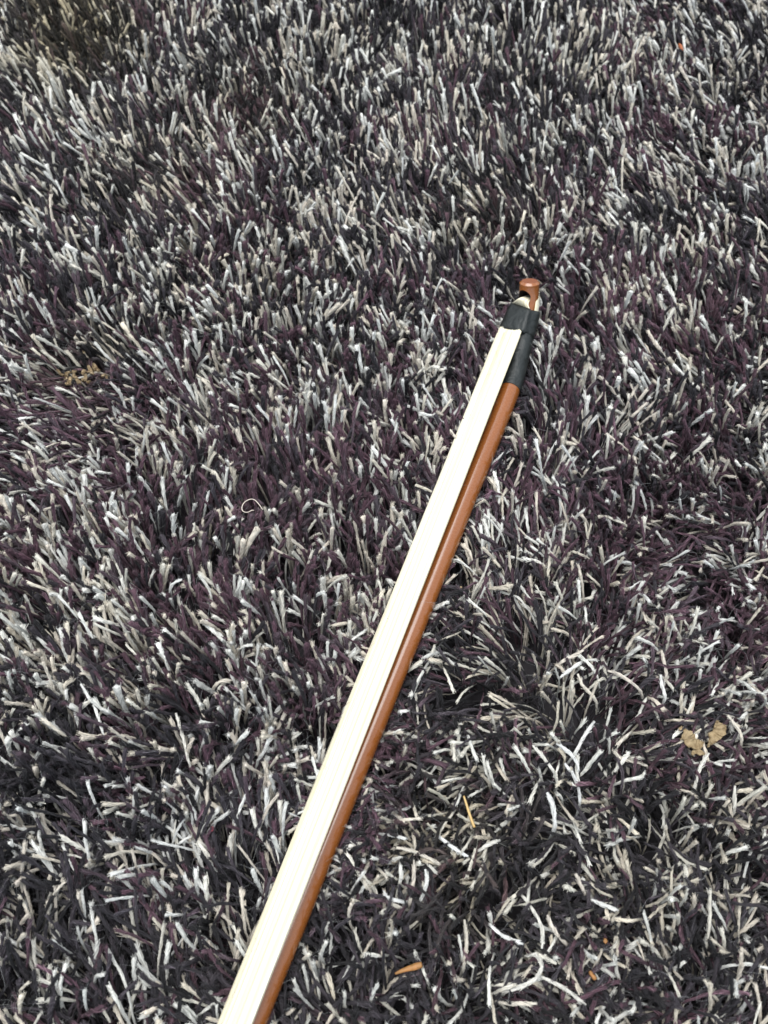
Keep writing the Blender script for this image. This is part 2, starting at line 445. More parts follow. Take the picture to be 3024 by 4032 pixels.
RINGS, SIDES = 8, 4
def make_strands(x, y, seed, mess_scale=1.0):
    """grow strands from tuft positions: returns path points (N, RINGS, 3), radii (N, RINGS), colours (N, 3)"""
    g = np.random.default_rng(seed)
    n = len(x)
    vx, vy, mess = lie(x, y)
    mess = mess * mess_scale
    # tuft level scatter
    tvx = vx + g.normal(0, 1, n) * (0.10 + 0.34 * mess)
    tvy = vy + g.normal(0, 1, n) * (0.10 + 0.34 * mess)
    cnt = g.integers(2, 9, n)
    idx = np.repeat(np.arange(n), cnt)
    N = len(idx)
    # which kind of wool
    u, v, _ = project(np.stack([x, y, np.full(n, 0.015)], -1))
    plumness = np.clip(0.84 - np.abs(v - 2050) / 2600 + 0.35 * vnoise(x, y, 0.05, 21), 0.10, 0.85)
    cream = np.clip(0.345 + 0.19 * vnoise(x, y, 0.018, 22) + 0.055 * np.clip((1500 - v) / 1500, -1, 1), 0.06, 0.6)
    k = g.random(n)
    kind_t = np.where(k < cream, 0, np.where(g.random(n) < plumness, 1, 2))
    hollow = (np.hypot((u - 2050) / 75, (v - 1190) / 70) < 1)        # dark wool behind the bow's tip; its colour also stands for the hollow's shade
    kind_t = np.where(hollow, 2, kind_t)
    kind = kind_t[idx]
    sw = (g.random(N) < 0.42) & ~hollow[idx]
    k2 = g.random(N)
    kind = np.where(sw, np.where(k2 < 0.34, 0, np.where(k2 < 0.34 + 0.66 * plumness[idx], 1, 2)), kind)
    pick = g.integers(0, 100, n)[idx] + (g.random(N) < 0.35) * g.integers(0, 5, N)
    col = np.where((kind == 0)[:, None], CREAMS[pick % 5], np.where((kind == 1)[:, None], PLUMS[pick % 4], COALS[pick % 4]))
    col = col * g.normal(1.0, 0.11, N)[:, None].clip(0.7, 1.3)
    warm = (0.5 + 0.5 * vnoise(x, y, 0.07, 44))[idx] * (0.4 + 0.6 * np.clip((v[idx] - 1800) / 1200, 0, 1))
    col = col * (1 + warm[:, None] * np.array([0.0, -0.025, -0.11]))   # the wool is yellower in patches, most towards the near end
    # brown, matted stains in the wool
    ui, vi = u[idx], v[idx]
    for (su, sv, ru, rv, amt) in [(330, 170, 240, 300, 0.9), (1000, 480, 250, 160, 0.35), (1850, 3330, 230, 330, 0.45),
                                  (1950, 960, 220, 140, 0.30), (380, 1480, 160, 110, 0.35), (650, 780, 300, 160, 0.3)]:
        f = np.exp(-(((ui - su) / ru) ** 2 + ((vi - sv) / rv) ** 2) ** 1.5) * amt * g.uniform(0.6, 1.0, N)
        lum = col.mean(1, keepdims=True)
        brown = lum * np.array([1.05, 0.86, 0.50]) * np.where(lum > 0.2, 0.62, 1.1)
        col = col * (1 - f[:, None]) + brown * f[:, None]
    # strand level
    m = mess[idx]
    sx = tvx[idx] + g.normal(0, 1, N) * (0.11 + 0.12 * m)
    sy = tvy[idx] + g.normal(0, 1, N) * (0.11 + 0.12 * m)
    lean = np.hypot(sx, sy).clip(0.02, 1.45)
    az = np.arctan2(sy, sx)
    L = g.normal(0.0258, 0.0034, N).clip(0.016, 0.037) * (1 + 0.08 * m)
    curl = (0.6 * g.normal(0, 1, n)[idx] + 0.6 * g.normal(0, 1, N)) * (0.20 + 0.75 * m)           # turn in plan along its length
    a0, a1 = lean * 0.35, lean * (1.35 + 0.25 * m) + g.normal(0, 0.13, N)
    a1 = a1.clip(-0.5, 1.75)
    bx = x[idx] + g.normal(0, 0.0009, N)
    by = y[idx] + g.normal(0, 0.0009, N)
    t = np.linspace(0, 1, RINGS)
    P = np.zeros((N, RINGS, 3))
    P[:, 0] = np.stack([bx, by, np.full(N, 0.0002)], -1)
    wob = g.normal(0, 0.07, (N, RINGS)) * (0.4 + m[:, None])
    for i in range(1, RINGS):
        tm = 0.5 * (t[i] + t[i - 1])
        a = a0 + (a1 - a0) * tm ** 1.3 + wob[:, i]
        b = az + curl * tm ** 1.5 + wob[:, i - 1]
        step = (L / (RINGS - 1.0)) * (1.18 if i < RINGS - 1 else 0.10)
        P[:, i] = P[:, i - 1] + step[:, None] * np.stack([np.sin(a) * np.cos(b), np.sin(a) * np.sin(b), np.cos(a)], -1)
    P[:, :, 2] = np.maximum(P[:, :, 2], 0.0012 + 0.0 * P[:, :, 2])
    rb = g.normal(0.00043, 0.00008, N).clip(0.00029, 0.00066)
    rb = rb * (1 - 0.27 * np.clip((m - 0.35) / 0.55, 0, 1))       # flattened, worn yarn is thinner
    fl = g.uniform(1.05, 1.85, N)
    prof = np.array([0.72, 0.76, 0.82, 0.88, 0.94, 1.0, 1.0, 0.62])
    R = rb[:, None] * prof[None, :]
    R[:, -2] *= fl
    R[:, -1] *= fl
    R[:, -3] *= 0.5 + 0.5 * fl
    return P, R, col, kind, m

def tube_mesh(name, P, R, col, seed, origin):
    """one mesh of all strands given, each a closed-end tube"""
    g = np.random.default_rng(seed)
    N, K, _ = P.shape
    T = np.gradient(P, axis=1)
    T /= np.linalg.norm(T, axis=2, keepdims=True) + 1e-12
    ref = np.where((np.abs(T[:, :, 2:3]) < 0.8), np.array([0, 0, 1.0]), np.array([1.0, 0, 0]))
    # steady reference per strand keeps the rings from twisting
    mean = P[:, -1] - P[:, 0]
    mean /= np.linalg.norm(mean, axis=1, keepdims=True) + 1e-12
    rf = np.cross(mean, g.normal(0, 1, (N, 3)))
    rf /= np.linalg.norm(rf, axis=1, keepdims=True) + 1e-12
    U = rf[:, None, :] - (rf[:, None, :] * T).sum(2, keepdims=True) * T
    U /= np.linalg.norm(U, axis=2, keepdims=True) + 1e-12
    V = np.cross(T, U)
    th = np.arange(SIDES) * 2 * math.pi / SIDES
    s = np.concatenate([np.zeros((N, 1)), np.cumsum(np.linalg.norm(np.diff(P, axis=1), axis=2), 1)], 1)
    # two-ply yarn is a twisted oval
    ov = 1 + 0.16 * np.cos(2 * th[None, None, :] + s[:, :, None] * (2 * math.pi / 0.0068) + g.uniform(0, 6.28, (N, 1, 1)))
    rag = 1 + g.normal(0, 0.07, (N, K, SIDES))
    rag[:, -2:, :] += g.normal(0, 0.16, (N, 2, SIDES))
    rr = R[:, :, None] * ov * rag
    W = P[:, :, None, :] + rr[..., None] * (np.cos(th)[None, None, :, None] * U[:, :, None, :] + np.sin(th)[None, None, :, None] * V[:, :, None, :])
    W = W - origin
    verts = W.reshape(-1, 3)
    i = np.arange(N)[:, None, None] * (K * SIDES)
    k = np.arange(K - 1)[None, :, None] * SIDES
    j = np.arange(SIDES)[None, None, :]
    jn = (j + 1) % SIDES
    quads = np.stack([i + k + j, i + k + jn, i + k + SIDES + jn, i + k + SIDES + j], -1).reshape(-1)
    caps = (np.arange(N)[:, None] * (K * SIDES) + (K - 1) * SIDES + np.arange(SIDES)[None, :]).reshape(-1)
    flat = np.concatenate([quads, caps])
    lc = np.concatenate([np.full(N * (K - 1) * SIDES, 4), np.full(N, SIDES)])
    me = mesh_np(name, verts, flat, lc)
    cc = np.repeat(col, K * SIDES, axis=0)
    cc = np.concatenate([cc, np.ones((len(cc), 1))], 1)
    add_attr(me, 'col', 'FLOAT_COLOR', cc)
    ph = g.uniform(0, 0.1, N)
    fr = np.stack([np.broadcast_to(np.cos(th), (N, K, SIDES)), np.broadcast_to(np.sin(th), (N, K, SIDES)),
                   np.broadcast_to((s + ph[:, None])[:, :, None], (N, K, SIDES))], -1)
    add_attr(me, 'frame', 'FLOAT_VECTOR', fr)
    me.materials.append(M_YARN)
    return me

# tufts on a jittered grid over the part of the rug in view and a margin
SP_T = 0.0050
gx, gy = np.meshgrid(np.arange(-0.26, 0.26, SP_T), np.arange(-0.085, 0.50, SP_T * 0.87))
gx = gx + (np.arange(gx.shape[0]) % 2)[:, None] * SP_T / 2
gx = gx + rng.normal(0, SP_T * 0.24, gx.shape)
gy = gy + rng.normal(0, SP_T * 0.24, gy.shape)
gx, gy = gx.ravel(), gy.ravel()
half = 0.150 + 0.225 * np.clip(gy + 0.03, 0, 1)
keep = np.abs(gx) < half
gx, gy = gx[keep], gy[keep]
P, R, col, kind, mess = make_strands(gx, gy, 31)
P = clear_of_bow(P, R)
print('strands', len(P))

# the strands that show largest become yarns of their own
uu, vv, dd = project(P)
inside = (uu[:, -1] > 20) & (uu[:, -1] < PW - 20) & (vv[:, -1] > 20) & (vv[:, -1] < PH - 20)
plen = np.hypot(uu[:, -1] - uu[:, 3], vv[:, -1] - vv[:, 3]) * R[:, 5] * FPX / dd[:, 5]
score = plen * np.clip((P[:, 4:, 2].mean(1) - 0.012) / 0.008, 0, 1.4) * np.where(kind == 0, 1.6, 1.0) * inside
order = np.argsort(-score)

top = order[:300 - len(TRACED)]
rest = np.setdiff1d(np.arange(len(P)), top)
KEEP = [0, 2, 3, 4, 5, 6, 7]
pile = obj('pile', tube_mesh('pile', P[rest][:, KEEP], R[rest][:, KEEP], col[rest], 1, np.array([0, 0.2, 0])), M_YARN, rug)
pile['kind'] = 'stuff'
for q, i in enumerate(top):
    org = P[i, 0]
    me = tube_mesh('yarn', P[i:i + 1], R[i:i + 1], col[i:i + 1], 1000 + q, org)
    o = obj('yarn', me, M_YARN, rug)
    o.location = org - np.array([0, 0.2, 0])

def resample(pts, n):
    Q = catmull(pts, 10)
    s = np.concatenate([[0], np.cumsum(np.linalg.norm(np.diff(Q, axis=0), axis=1))])
    t = np.linspace(0, s[-1], n)
    return np.stack([np.interp(t, s, Q[:, k]) for k in range(3)], -1)

TP, TR, TC = [], [], []
for q, pix in enumerate(TRACED):
    pts = [unproject(u, v, 0.0212 + 0.0018 * k / (len(pix) - 1)) for k, (u, v) in enumerate(pix)]
    root = pts[0] + (pts[0] - pts[1]) * 0.5
    root[2] = 0.012
    pp = resample([root] + pts, RINGS)
    pp[:, 2] += 0.0003 * np.sin(np.arange(RINGS) * 1.7 + q)
    rr = 0.00042 * np.array([0.8, 0.95, 0.97, 1, 1, 1.05, 1.25, 0.9])
    TP.append(pp); TR.append(rr); TC.append(CREAMS[(q * 2) % 5])
    org = pp[0]
    me = tube_mesh('yarn', pp[None], rr[None], np.array([TC[-1]]), 2000 + q, org)
    o = obj('yarn', me, M_YARN, rug)
    o.location = org - np.array([0, 0.2, 0])
TP, TR, TC = np.array(TP), np.array(TR), np.array(TC)

# fibres: on the surface of every yarn in view, frayed at its cut end, and loose curls standing off it
def curves_obj(name, F, rad, col, parent, origin):
    n, k, _ = F.shape
    cu = bpy.data.hair_curves.new(name)
    cu.add_curves([k] * n)
    cu.attributes['position'].data.foreach_set('vector', (F - origin).astype(np.float32).ravel())
    ra = cu.attributes.get('radius') or cu.attributes.new('radius', 'FLOAT', 'POINT')
    ra.data.foreach_set('value', rad.astype(np.float32).ravel())
    ca = cu.attributes.new('col', 'FLOAT_COLOR', 'CURVE')
    ca.data.foreach_set('color', np.concatenate([col, np.ones((n, 1))], 1).astype(np.float32).ravel())
    cu.materials.append(M_FUZZ)
    o = bpy.data.objects.new(name, cu)
    C.objects.link(o)
    o.parent = parent
    o['kind'] = 'stuff'
    return o

def surface_fibres(P, R, col, per, seed):
    g = np.random.default_rng(seed)
    i = np.repeat(np.arange(len(P)), per)
    n = len(i)
    K = P.shape[1]
    # start somewhere along the upper part, run to (or short of) the cut end
    t0 = g.uniform(1.5, 4.5, n)
    t1 = np.where(g.random(n) < 0.7, K - 1.6, g.uniform(4.5, K - 1.6, n))
    S = 6
    tt = t0[:, None] + (t1 - t0)[:, None] * np.linspace(0, 1, S)[None, :]
    k = np.clip(np.floor(tt).astype(int), 0, K - 2)
    f = (tt - k)[..., None]
    ii = i[:, None]
    c = P[ii, k] * (1 - f) + P[ii, k + 1] * f
    r = R[ii, k] * (1 - f[..., 0]) + R[ii, k + 1] * f[..., 0]
    T = P[ii, k + 1] - P[ii, k]
    T /= np.linalg.norm(T, axis=2, keepdims=True) + 1e-12
    rf = g.normal(0, 1, (len(P), 3))[i]
    U = rf[:, None, :] - (rf[:, None, :] * T).sum(2, keepdims=True) * T
    U /= np.linalg.norm(U, axis=2, keepdims=True) + 1e-12
    V = np.cross(T, U)
    step = np.linalg.norm(np.diff(c, axis=1), axis=2)
    s = np.concatenate([np.zeros((n, 1)), np.cumsum(step, 1)], 1)
    ph = g.uniform(0, 6.283, n)[:, None] + s * (2 * math.pi / 0.0085)
    off = r * g.uniform(0.85, 1.22, n)[:, None] * (1 + g.normal(0, 0.06, (n, S)))
    F = c + off[..., None] * (np.cos(ph)[..., None] * U + np.sin(ph)[..., None] * V)
    # the cut end splays
    out = F[:, -1] - c[:, -1]
    ends = (t1 > K - 1.7)
    F[:, -1] += np.where(ends[:, None], out * g.uniform(-0.2, 0.8, n)[:, None] + T[:, -1] * g.uniform(-0.0003, 0.0010, n)[:, None], out * g.uniform(0.2, 1.2, n)[:, None])
    rad = g.uniform(0.00004, 0.00009, n)[:, None] * np.array([0.6, 1, 1, 1, 1, 0.75])[None, :]
    dark = col[i].mean(1) < 0.2
    var = np.where(dark, np.exp(g.normal(0.05, 0.50, n)).clip(0.4, 3.2), g.normal(1.0, 0.17, n).clip(0.55, 1.4))
    cc = col[i] * var[:, None]
    off_up = np.where(dark, g.uniform(0, 0.7, n), 0)                 # dark wool is the more ragged
    F += (off_up * 0.00022)[:, None, None] * ((F - c) / (np.linalg.norm(F - c, axis=2, keepdims=True) + 1e-9)) * np.linspace(0, 1, S)[None, :, None]
    return F, rad, cc

def curl_fibres(P, R, col, count, seed):
    g = np.random.default_rng(seed)
    N, K, _ = P.shape
    i = g.integers(0, N, count)
    k = g.integers(3, K - 1, count)
    ax = P[i, k + 1] - P[i, k - 1]
    ax /= np.linalg.norm(ax, axis=1, keepdims=True) + 1e-9
    base = P[i, k] + (P[i, k + 1] - P[i, k]) * g.random(count)[:, None]
    d = g.normal(0, 1, (count, 3))
    d -= (d * ax).sum(1, keepdims=True) * ax * 0.8
    d = d / np.linalg.norm(d, axis=1, keepdims=True) + 0.6 * ax
    d /= np.linalg.norm(d, axis=1, keepdims=True)
    L = g.gamma(2.2, 0.0013, count).clip(0.0008, 0.010)
    pts = [base + d * (R[i, k] * 0.6)[:, None]]
    S = 6
    cur = g.normal(0, 1.0, (count, 3))
    for s in range(S):
        d = d + cur * 0.42 + g.normal(0, 0.22, (count, 3))
        d /= np.linalg.norm(d, axis=1, keepdims=True)
        pts.append(pts[-1] + d * (L / S)[:, None])
    F = np.stack(pts, 1)
    rad = g.uniform(0.000011, 0.000021, count)[:, None] * np.array([1, 1, 1, 1, 1, 0.9, 0.6])[None, :]
    return F, rad, np.minimum(col[i] * 0.8, 0.30) + 0.032

ORG = np.array([0, 0.2, 0])
near = (uu[:, -1] > -120) & (uu[:, -1] < PW + 120) & (vv[:, -1] > -120) & (vv[:, -1] < PH + 120) & (P[:, -2, 2] > 0.006)
vis = np.where(near)[0]
FP, FR, FC = np.concatenate([P[vis], TP]), np.concatenate([R[vis], TR]), np.concatenate([col[vis], TC])
F, rd, cc = surface_fibres(FP, FR, FC, 18, 71)
curves_obj('yarn_fibres', F, rd, cc, rug, ORG)
F, rd, cc = curl_fibres(FP, FR, FC, 240000, 72)
curves_obj('loose_fibres', F, rd, cc, rug, ORG)

# the pile beyond the frame: patches sharing one mesh
PX = 0.12
qx, qy = np.meshgrid(np.arange(-PX / 2, PX / 2, 0.0062), np.arange(-PX / 2, PX / 2, 0.0056))
qx = (qx + rng.normal(0, 0.0014, qx.shape)).ravel()
qy = (qy + rng.normal(0, 0.0014, qy.shape)).ravel()
P2, R2, c2, _, _ = make_strands(qx, qy + 0.14, 91)
P2[..., 1] -= 0.14
FEW = [0, 2, 4, 6, 7]
patch_me = tube_mesh('pile_beyond', P2[:, FEW], R2[:, FEW] * 1.1, c2, 5, np.zeros(3))
patches = 0
for ix in range(-5, 6):
    for iy in range(-4, 7):
        cx, cy = ix * PX, 0.2 + iy * PX - 0.02
        if abs(cx) > 0.59 or cy < -0.49 or cy > 0.89:
            continue
        # patches wholly clear of the detailed pile share a mesh; the others grow only the tufts that are missing
        tx, ty = qx + cx, qy + cy
        def covered(x, y):
            return (y > -0.086) & (y < 0.497) & (np.abs(x) < np.minimum(0.150 + 0.225 * np.clip(y + 0.03, 0, 1), 0.26) - 0.001)
        cov = covered(tx, ty)
        if cov.all():
            continue
        dx = abs((np.array([cx, cy, 0]) - LINE0) @ LAT)
        da = (np.array([cx, cy, 0]) - LINE0) @ AX
        own = cov.any() or (dx < PX * 0.78 and -PX < da < 0.5)
        if own:
            P3, R3, c3, _, _ = make_strands(tx[~cov], ty[~cov], 300 + patches)
            P3 = clear_of_bow(P3, R3)
            FW = [0, 3, 6, 7]
            o = bpy.data.objects.new('pile', tube_mesh('pile_edge', P3[:, FW], R3[:, FW] * 1.15, c3, 6, np.array([cx, cy, 0])))
        else:
            o = bpy.data.objects.new('pile', patch_me)
        C.objects.link(o)
        o.parent = rug
        o.location = (cx, cy - 0.2, 0)
        o.rotation_euler = (0, 0, 0 if own else (patches % 4) * math.pi / 2)
        o['kind'] = 'stuff'
        patches += 1

# ------------------------------------------------------------------ the bow
bow_base = LINE0 + (LINE1 - LINE0) * 0.5
bow_base[2] = Z_STICK - STICK_R
bow = empty('musical_bow', tuple(bow_base), 'musical bow with lacquered brown stick, pale hair and black tape on the rug', 'bow')
BB = np.array(bow_base)

def frames(path, up):
    T = np.gradient(path, axis=0)
    T /= np.linalg.norm(T, axis=1, keepdims=True)
    N = up[None] - (T @ up)[:, None] * T
    N /= np.linalg.norm(N, axis=1, keepdims=True)
    B = np.cross(T, N)                                   # T x N : to the right
    return T, N, B

# the direction in which the hair stands off the stick
hair_mid = 0.5 * (line_at(HL0, HL1, A_TAPE - 0.1) + line_at(HR0, HR1, A_TAPE - 0.1))
st_mid = np.array([np.interp(A_TAPE - 0.1, s_along, STICK[:, k]) for k in range(3)])
NRM = hair_mid - st_mid
NRM -= (NRM @ dirv) * dirv
D_HAIR = float(np.linalg.norm(NRM))
NRM /= D_HAIR
ROLL = math.degrees(math.atan2(-(NRM @ LAT), NRM[2]))
print('hair stands off', D_HAIR * 1000, 'mm, rolled', ROLL, 'deg; ribbon', np.linalg.norm(HR1 - HL1) * 1000, np.linalg.norm(HR0 - HL0) * 1000)
T_, N_, B_ = frames(STICK, NRM)
print('tip elevation', math.degrees(math.asin(T_[-1][2])), 'bend length mm', (np.linalg.norm(STICK[-1] - LINE1)) * 1000)

def ring_tube(path, N, B, radii, sides, squash=None):
    th = np.arange(sides) * 2 * math.pi / sides
    W = path[:, None, :] + radii[:, None, None] * (np.cos(th)[None, :, None] * N[:, None, :] + np.sin(th)[None, :, None] * B[:, None, :])
    return W, th

SD = 28
# path with a chamfered end
Tend = T_[-1]
path = np.vstack([STICK[:-1], STICK[-1] - Tend * 0.0016, STICK[-1] - Tend * 0.0008, STICK[-1]])
NN = np.vstack([N_[:-1], N_[-1:], N_[-1:], N_[-1:]])
BBn = np.vstack([B_[:-1], B_[-1:], B_[-1:], B_[-1:]])
arc = np.concatenate([[0], np.cumsum(np.linalg.norm(np.diff(path, axis=0), axis=1))])
rad = np.full(len(path), STICK_R) * (1 + 0.012 * np.sin(arc * 70) + 0.008 * np.sin(arc * 190 + 1))
rad[-2] = STICK_R * 1.0
rad[-1] = STICK_R * 0.78
W, th = ring_tube(path, NN, BBn, rad, SD)
verts = (W - BB).reshape(-1, 3)
K = len(path)
faces, lc = [], []
for k in range(K - 1):
    for j in range(SD):
        faces += [k * SD + j, k * SD + (j + 1) % SD, (k + 1) * SD + (j + 1) % SD, (k + 1) * SD + j]
        lc.append(4)
faces += [(K - 1) * SD + j for j in range(SD)]; lc.append(SD)
faces += [j for j in reversed(range(SD))]; lc.append(SD)
me = mesh_np('stick', verts, faces, lc)
stick = obj('stick', me, M_STICK, bow)
# the slot in the bent tip, cut partway in from the hair side, inside painted dark
iA = -1
slot_u0 = STICK[-1] - T_[-1] * 0.0057                     # upper round end of the slot (centre)
slot_u1 = STICK[-1] - T_[-1] * 0.0150
tip_T = T_[-3]
to_cam = np.array([0, 0, CAMZ]) - STICK[-1]
to_cam -= (to_cam @ tip_T) * tip_T; to_cam /= np.linalg.norm(to_cam)
cam_r = np.cross(tip_T, to_cam)                          # to the right as seen from the hair side
tip_N = to_cam * math.cos(math.radians(34)) - cam_r * math.sin(math.radians(34)) * np.sign(cam_r[0])
tip_N /= np.linalg.norm(tip_N)
tip_B = np.cross(tip_T, tip_N)
if tip_B[0] < 0: tip_B = -tip_B
SR = 0.0029
bm = bmesh.new()
prof = []
for a in np.linspace(0, math.pi, 17):
    prof.append(slot_u0 + tip_B * SR * math.cos(a) + tip_T * SR * 1.05 * math.sin(a))
for a in np.linspace(math.pi, 2 * math.pi, 17):
    prof.append(slot_u1 + tip_B * SR * math.cos(a) + tip_T * SR * math.sin(a))
lo = [bm.verts.new(p - BB - tip_N * 0.0022) for p in prof]
hi = [bm.verts.new(p - BB + tip_N * 0.008) for p in prof]
n = len(prof)
for j in range(n):
    bm.faces.new((lo[j], lo[(j + 1) % n], hi[(j + 1) % n], hi[j]))
bm.faces.new(list(reversed(lo))); bm.faces.new(hi)
bmesh.ops.recalc_face_normals(bm, faces=bm.faces)
cutter = from_bm('cutter', bm, None, bow)
bpy.context.view_layer.update()
md = stick.modifiers.new('slot', 'BOOLEAN')
md.operation = 'DIFFERENCE'; md.solver = 'EXACT'; md.object = cutter
dg = bpy.context.evaluated_depsgraph_get()
new = bpy.data.meshes.new_from_object(stick.evaluated_get(dg))
stick.modifiers.clear()
stick.data = new
new.name = 'stick'
bpy.data.objects.remove(cutter)
# smooth by angle
bm = bmesh.new(); bm.from_mesh(new)
for e in bm.edges:
    e.smooth = not (len(e.link_faces) == 2 and e.calc_face_angle(0) > math.radians(32))
bm.to_mesh(new); bm.free()
co = np.zeros(len(new.vertices) * 3); new.vertices.foreach_get('co', co)
co = co.reshape(-1, 3) + BB
aa = (co - LINE0) @ AX
cx = np.stack([np.interp(aa, s_along, STICK[:, k]) for k in range(3)], -1)
rel = (co - cx) / STICK_R
add_attr(new, 'frame', 'FLOAT_VECTOR', np.stack([rel @ LAT, rel[:, 2], aa], -1))
# bare cut face at the very end
new.materials.clear(); new.materials.append(M_STICK); new.materials.append(M_CUT); new.materials.append(M_SLOT_SHADE)
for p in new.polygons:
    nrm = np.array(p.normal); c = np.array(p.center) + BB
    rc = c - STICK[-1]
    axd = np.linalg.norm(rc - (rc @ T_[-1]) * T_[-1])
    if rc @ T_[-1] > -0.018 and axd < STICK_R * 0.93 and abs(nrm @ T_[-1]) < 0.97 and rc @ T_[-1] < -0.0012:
        p.material_index = 2  # walls and floor of the slot, shade put into their colour
    if nrm @ T_[-1] > 0.98 and (c - STICK[-1]) @ T_[-1] > -0.0002:
        p.material_index = 1

# hair ribbon: a flat bundle, ridged along its length
NA, NL = 64, 120
ends_a = np.linspace(0.02, A_TAPE + 0.004, NL)
gs = np.random.default_rng(5)
ridge = gs.normal(0, 1, NA + 1) * 0.00005
ridge2 = gs.normal(0, 1, NA + 1) * 0.00004
slow = np.sin(np.linspace(0, 9, NL))
Vt, Fr = [], []
TH = 0.0009
HN = []
for a, sl in zip(ends_a, slow):
    l, r = line_at(HL0, HL1, a), line_at(HR0, HR1, a)
    acr = r - l
    l = l + acr * 0.008 * (math.sin(a * 31) + 0.6 * math.sin(a * 83 + 1) + 0.4 * math.sin(a * 171))
    r = r + acr * 0.005 * (math.sin(a * 37 + 2) + 0.6 * math.sin(a * 95))
    acr = r - l
    nrm = np.cross(acr, dirv); nrm /= np.linalg.norm(nrm)
    if nrm[2] < 0: nrm = -nrm
    w = np.linalg.norm(acr)
    top, bot = [], []
    for j in range(NA + 1):
        f = j / NA
        e = 1 - abs(2 * f - 1) ** 8
        h = (0.25 + 0.75 * e) * TH * 0.5 + ridge[j] + ridge2[j] * sl
        top.append(l + acr * f + nrm * h)
        bot.append(l + acr * f - nrm * ((0.25 + 0.75 * e) * TH * 0.5))
    ring = top + bot[::-1]
    Vt.append(ring)
    Fr.append([((j / NA) * w, 0, a) for j in range(NA + 1)] + [((j / NA) * w + 0.05, 0, a) for j in range(NA, -1, -1)])
Vt, Fr = np.array(Vt), np.array(Fr)
M2 = Vt.shape[1]
faces, lc = [], []
for k in range(NL - 1):
    for j in range(M2):
        faces += [k * M2 + j, (k + 1) * M2 + j, (k + 1) * M2 + (j + 1) % M2, k * M2 + (j + 1) % M2]
        lc.append(4)
faces += list(range(M2)); lc.append(M2)
faces += [(NL - 1) * M2 + j for j in reversed(range(M2))]; lc.append(M2)
me = mesh_np('hair', (Vt - BB).reshape(-1, 3), faces, lc)
add_attr(me, 'frame', 'FLOAT_VECTOR', Fr.reshape(-1, 3))
hair = obj('hair', me, M_HAIR, bow)

# a few single hairs lying loose on the ribbon and along its edge
def thin_tube(name, pts, r, mat, parent, org, sides=5, n=40, prof=None):
    Q = resample(np.array(pts), n)
    T, N, B = frames(Q, np.array([0.13, 0.21, 0.97]))
    rr = np.full(n, r) if prof is None else r * np.interp(np.linspace(0, 1, n), np.linspace(0, 1, len(prof)), prof)
    W, th = ring_tube(Q, N, B, rr, sides)
    f, l = [], []
    for k in range(n - 1):
        for j in range(sides):
            f += [k * sides + j, k * sides + (j + 1) % sides, (k + 1) * sides + (j + 1) % sides, (k + 1) * sides + j]; l.append(4)
    f += [(n - 1) * sides + j for j in range(sides)]; l.append(sides)
    f += list(reversed(range(sides))); l.append(sides)
    me = mesh_np(name, (W - org).reshape(-1, 3), f, l)
    s = np.repeat(np.linspace(0, 0.2, n), sides)
    add_attr(me, 'frame', 'FLOAT_VECTOR', np.stack([np.tile(np.cos(th), n) * 0.001, np.tile(np.sin(th), n) * 0.001, s], -1))
    return obj(name, me, mat, parent)
for q in range(4):
    f0 = gs.uniform(0.08, 0.95); f1 = np.clip(f0 + gs.normal(0, 0.12), 0.03, 0.98)
    pts = []
    for t in np.linspace(0, 1, 8):
        a = 0.25 + (A_TAPE - 0.002 - 0.25) * t
        l, r = line_at(HL0, HL1, a), line_at(HR0, HR1, a)
        f = f0 + (f1 - f0) * t + 0.02 * math.sin(t * 5 + q)
        nrm = np.cross(r - l, dirv); nrm /= np.linalg.norm(nrm); nrm *= np.sign(nrm[2])
        pts.append(l + (r - l) * f + nrm * (TH * 0.5 + 0.00010))
    thin_tube('loose_hair', pts, 0.00010, M_HAIR, hair, BB, 5, 40)
# two hairs that have slipped off the ribbon's right edge
for q, off in enumerate((0.00008, 0.00022)):
    pts = []
    for t in np.linspace(0, 1, 8):
        a = 0.22 + (A_TAPE - 0.004 - 0.22) * t
        l, r = line_at(HL0, HL1, a), line_at(HR0, HR1, a)
        d = (r - l) / np.linalg.norm(r - l)
        pts.append(r + d * off * math.sin(math.pi * t) - np.array([0, 0, 0.0002 + 0.0004 * q]))
    thin_tube('loose_hair', pts, 0.00012, M_HAIR, hair, BB, 5, 40)

# and a few along its left edge
for q, (off, e0, e1) in enumerate(((0.00025, 0.22, 0.42), (0.00012, 0.30, 0.50), (0.00040, 0.36, 0.47), (0.00018, 0.24, 0.36))):
    pts = []
    for t in np.linspace(0, 1, 8):
        a = e0 + (min(e1, A_TAPE - 0.002) - e0) * t
        l, r = line_at(HL0, HL1, a), line_at(HR0, HR1, a)
        d = (r - l) / np.linalg.norm(r - l)
        pts.append(l - d * (off * math.sin(math.pi * t) - 0.0001) + np.array([0, 0, 0.0001]))
    thin_tube('loose_hair', pts, 0.00008, M_HAIR, hair, BB, 5, 40)

# tape: a sleeve on the stick, and a band round stick and hair together
def at_along(a):
    c = np.array([np.interp(a, s_along, STICK[:, k]) for k in range(3)])
    t = np.array([np.interp(a, s_along, T_[:, k]) for k in range(3)]); t /= np.linalg.norm(t)
    n = NRM - (NRM @ t) * t; n /= np.linalg.norm(n)
    return c, t, n, np.cross(t, n)

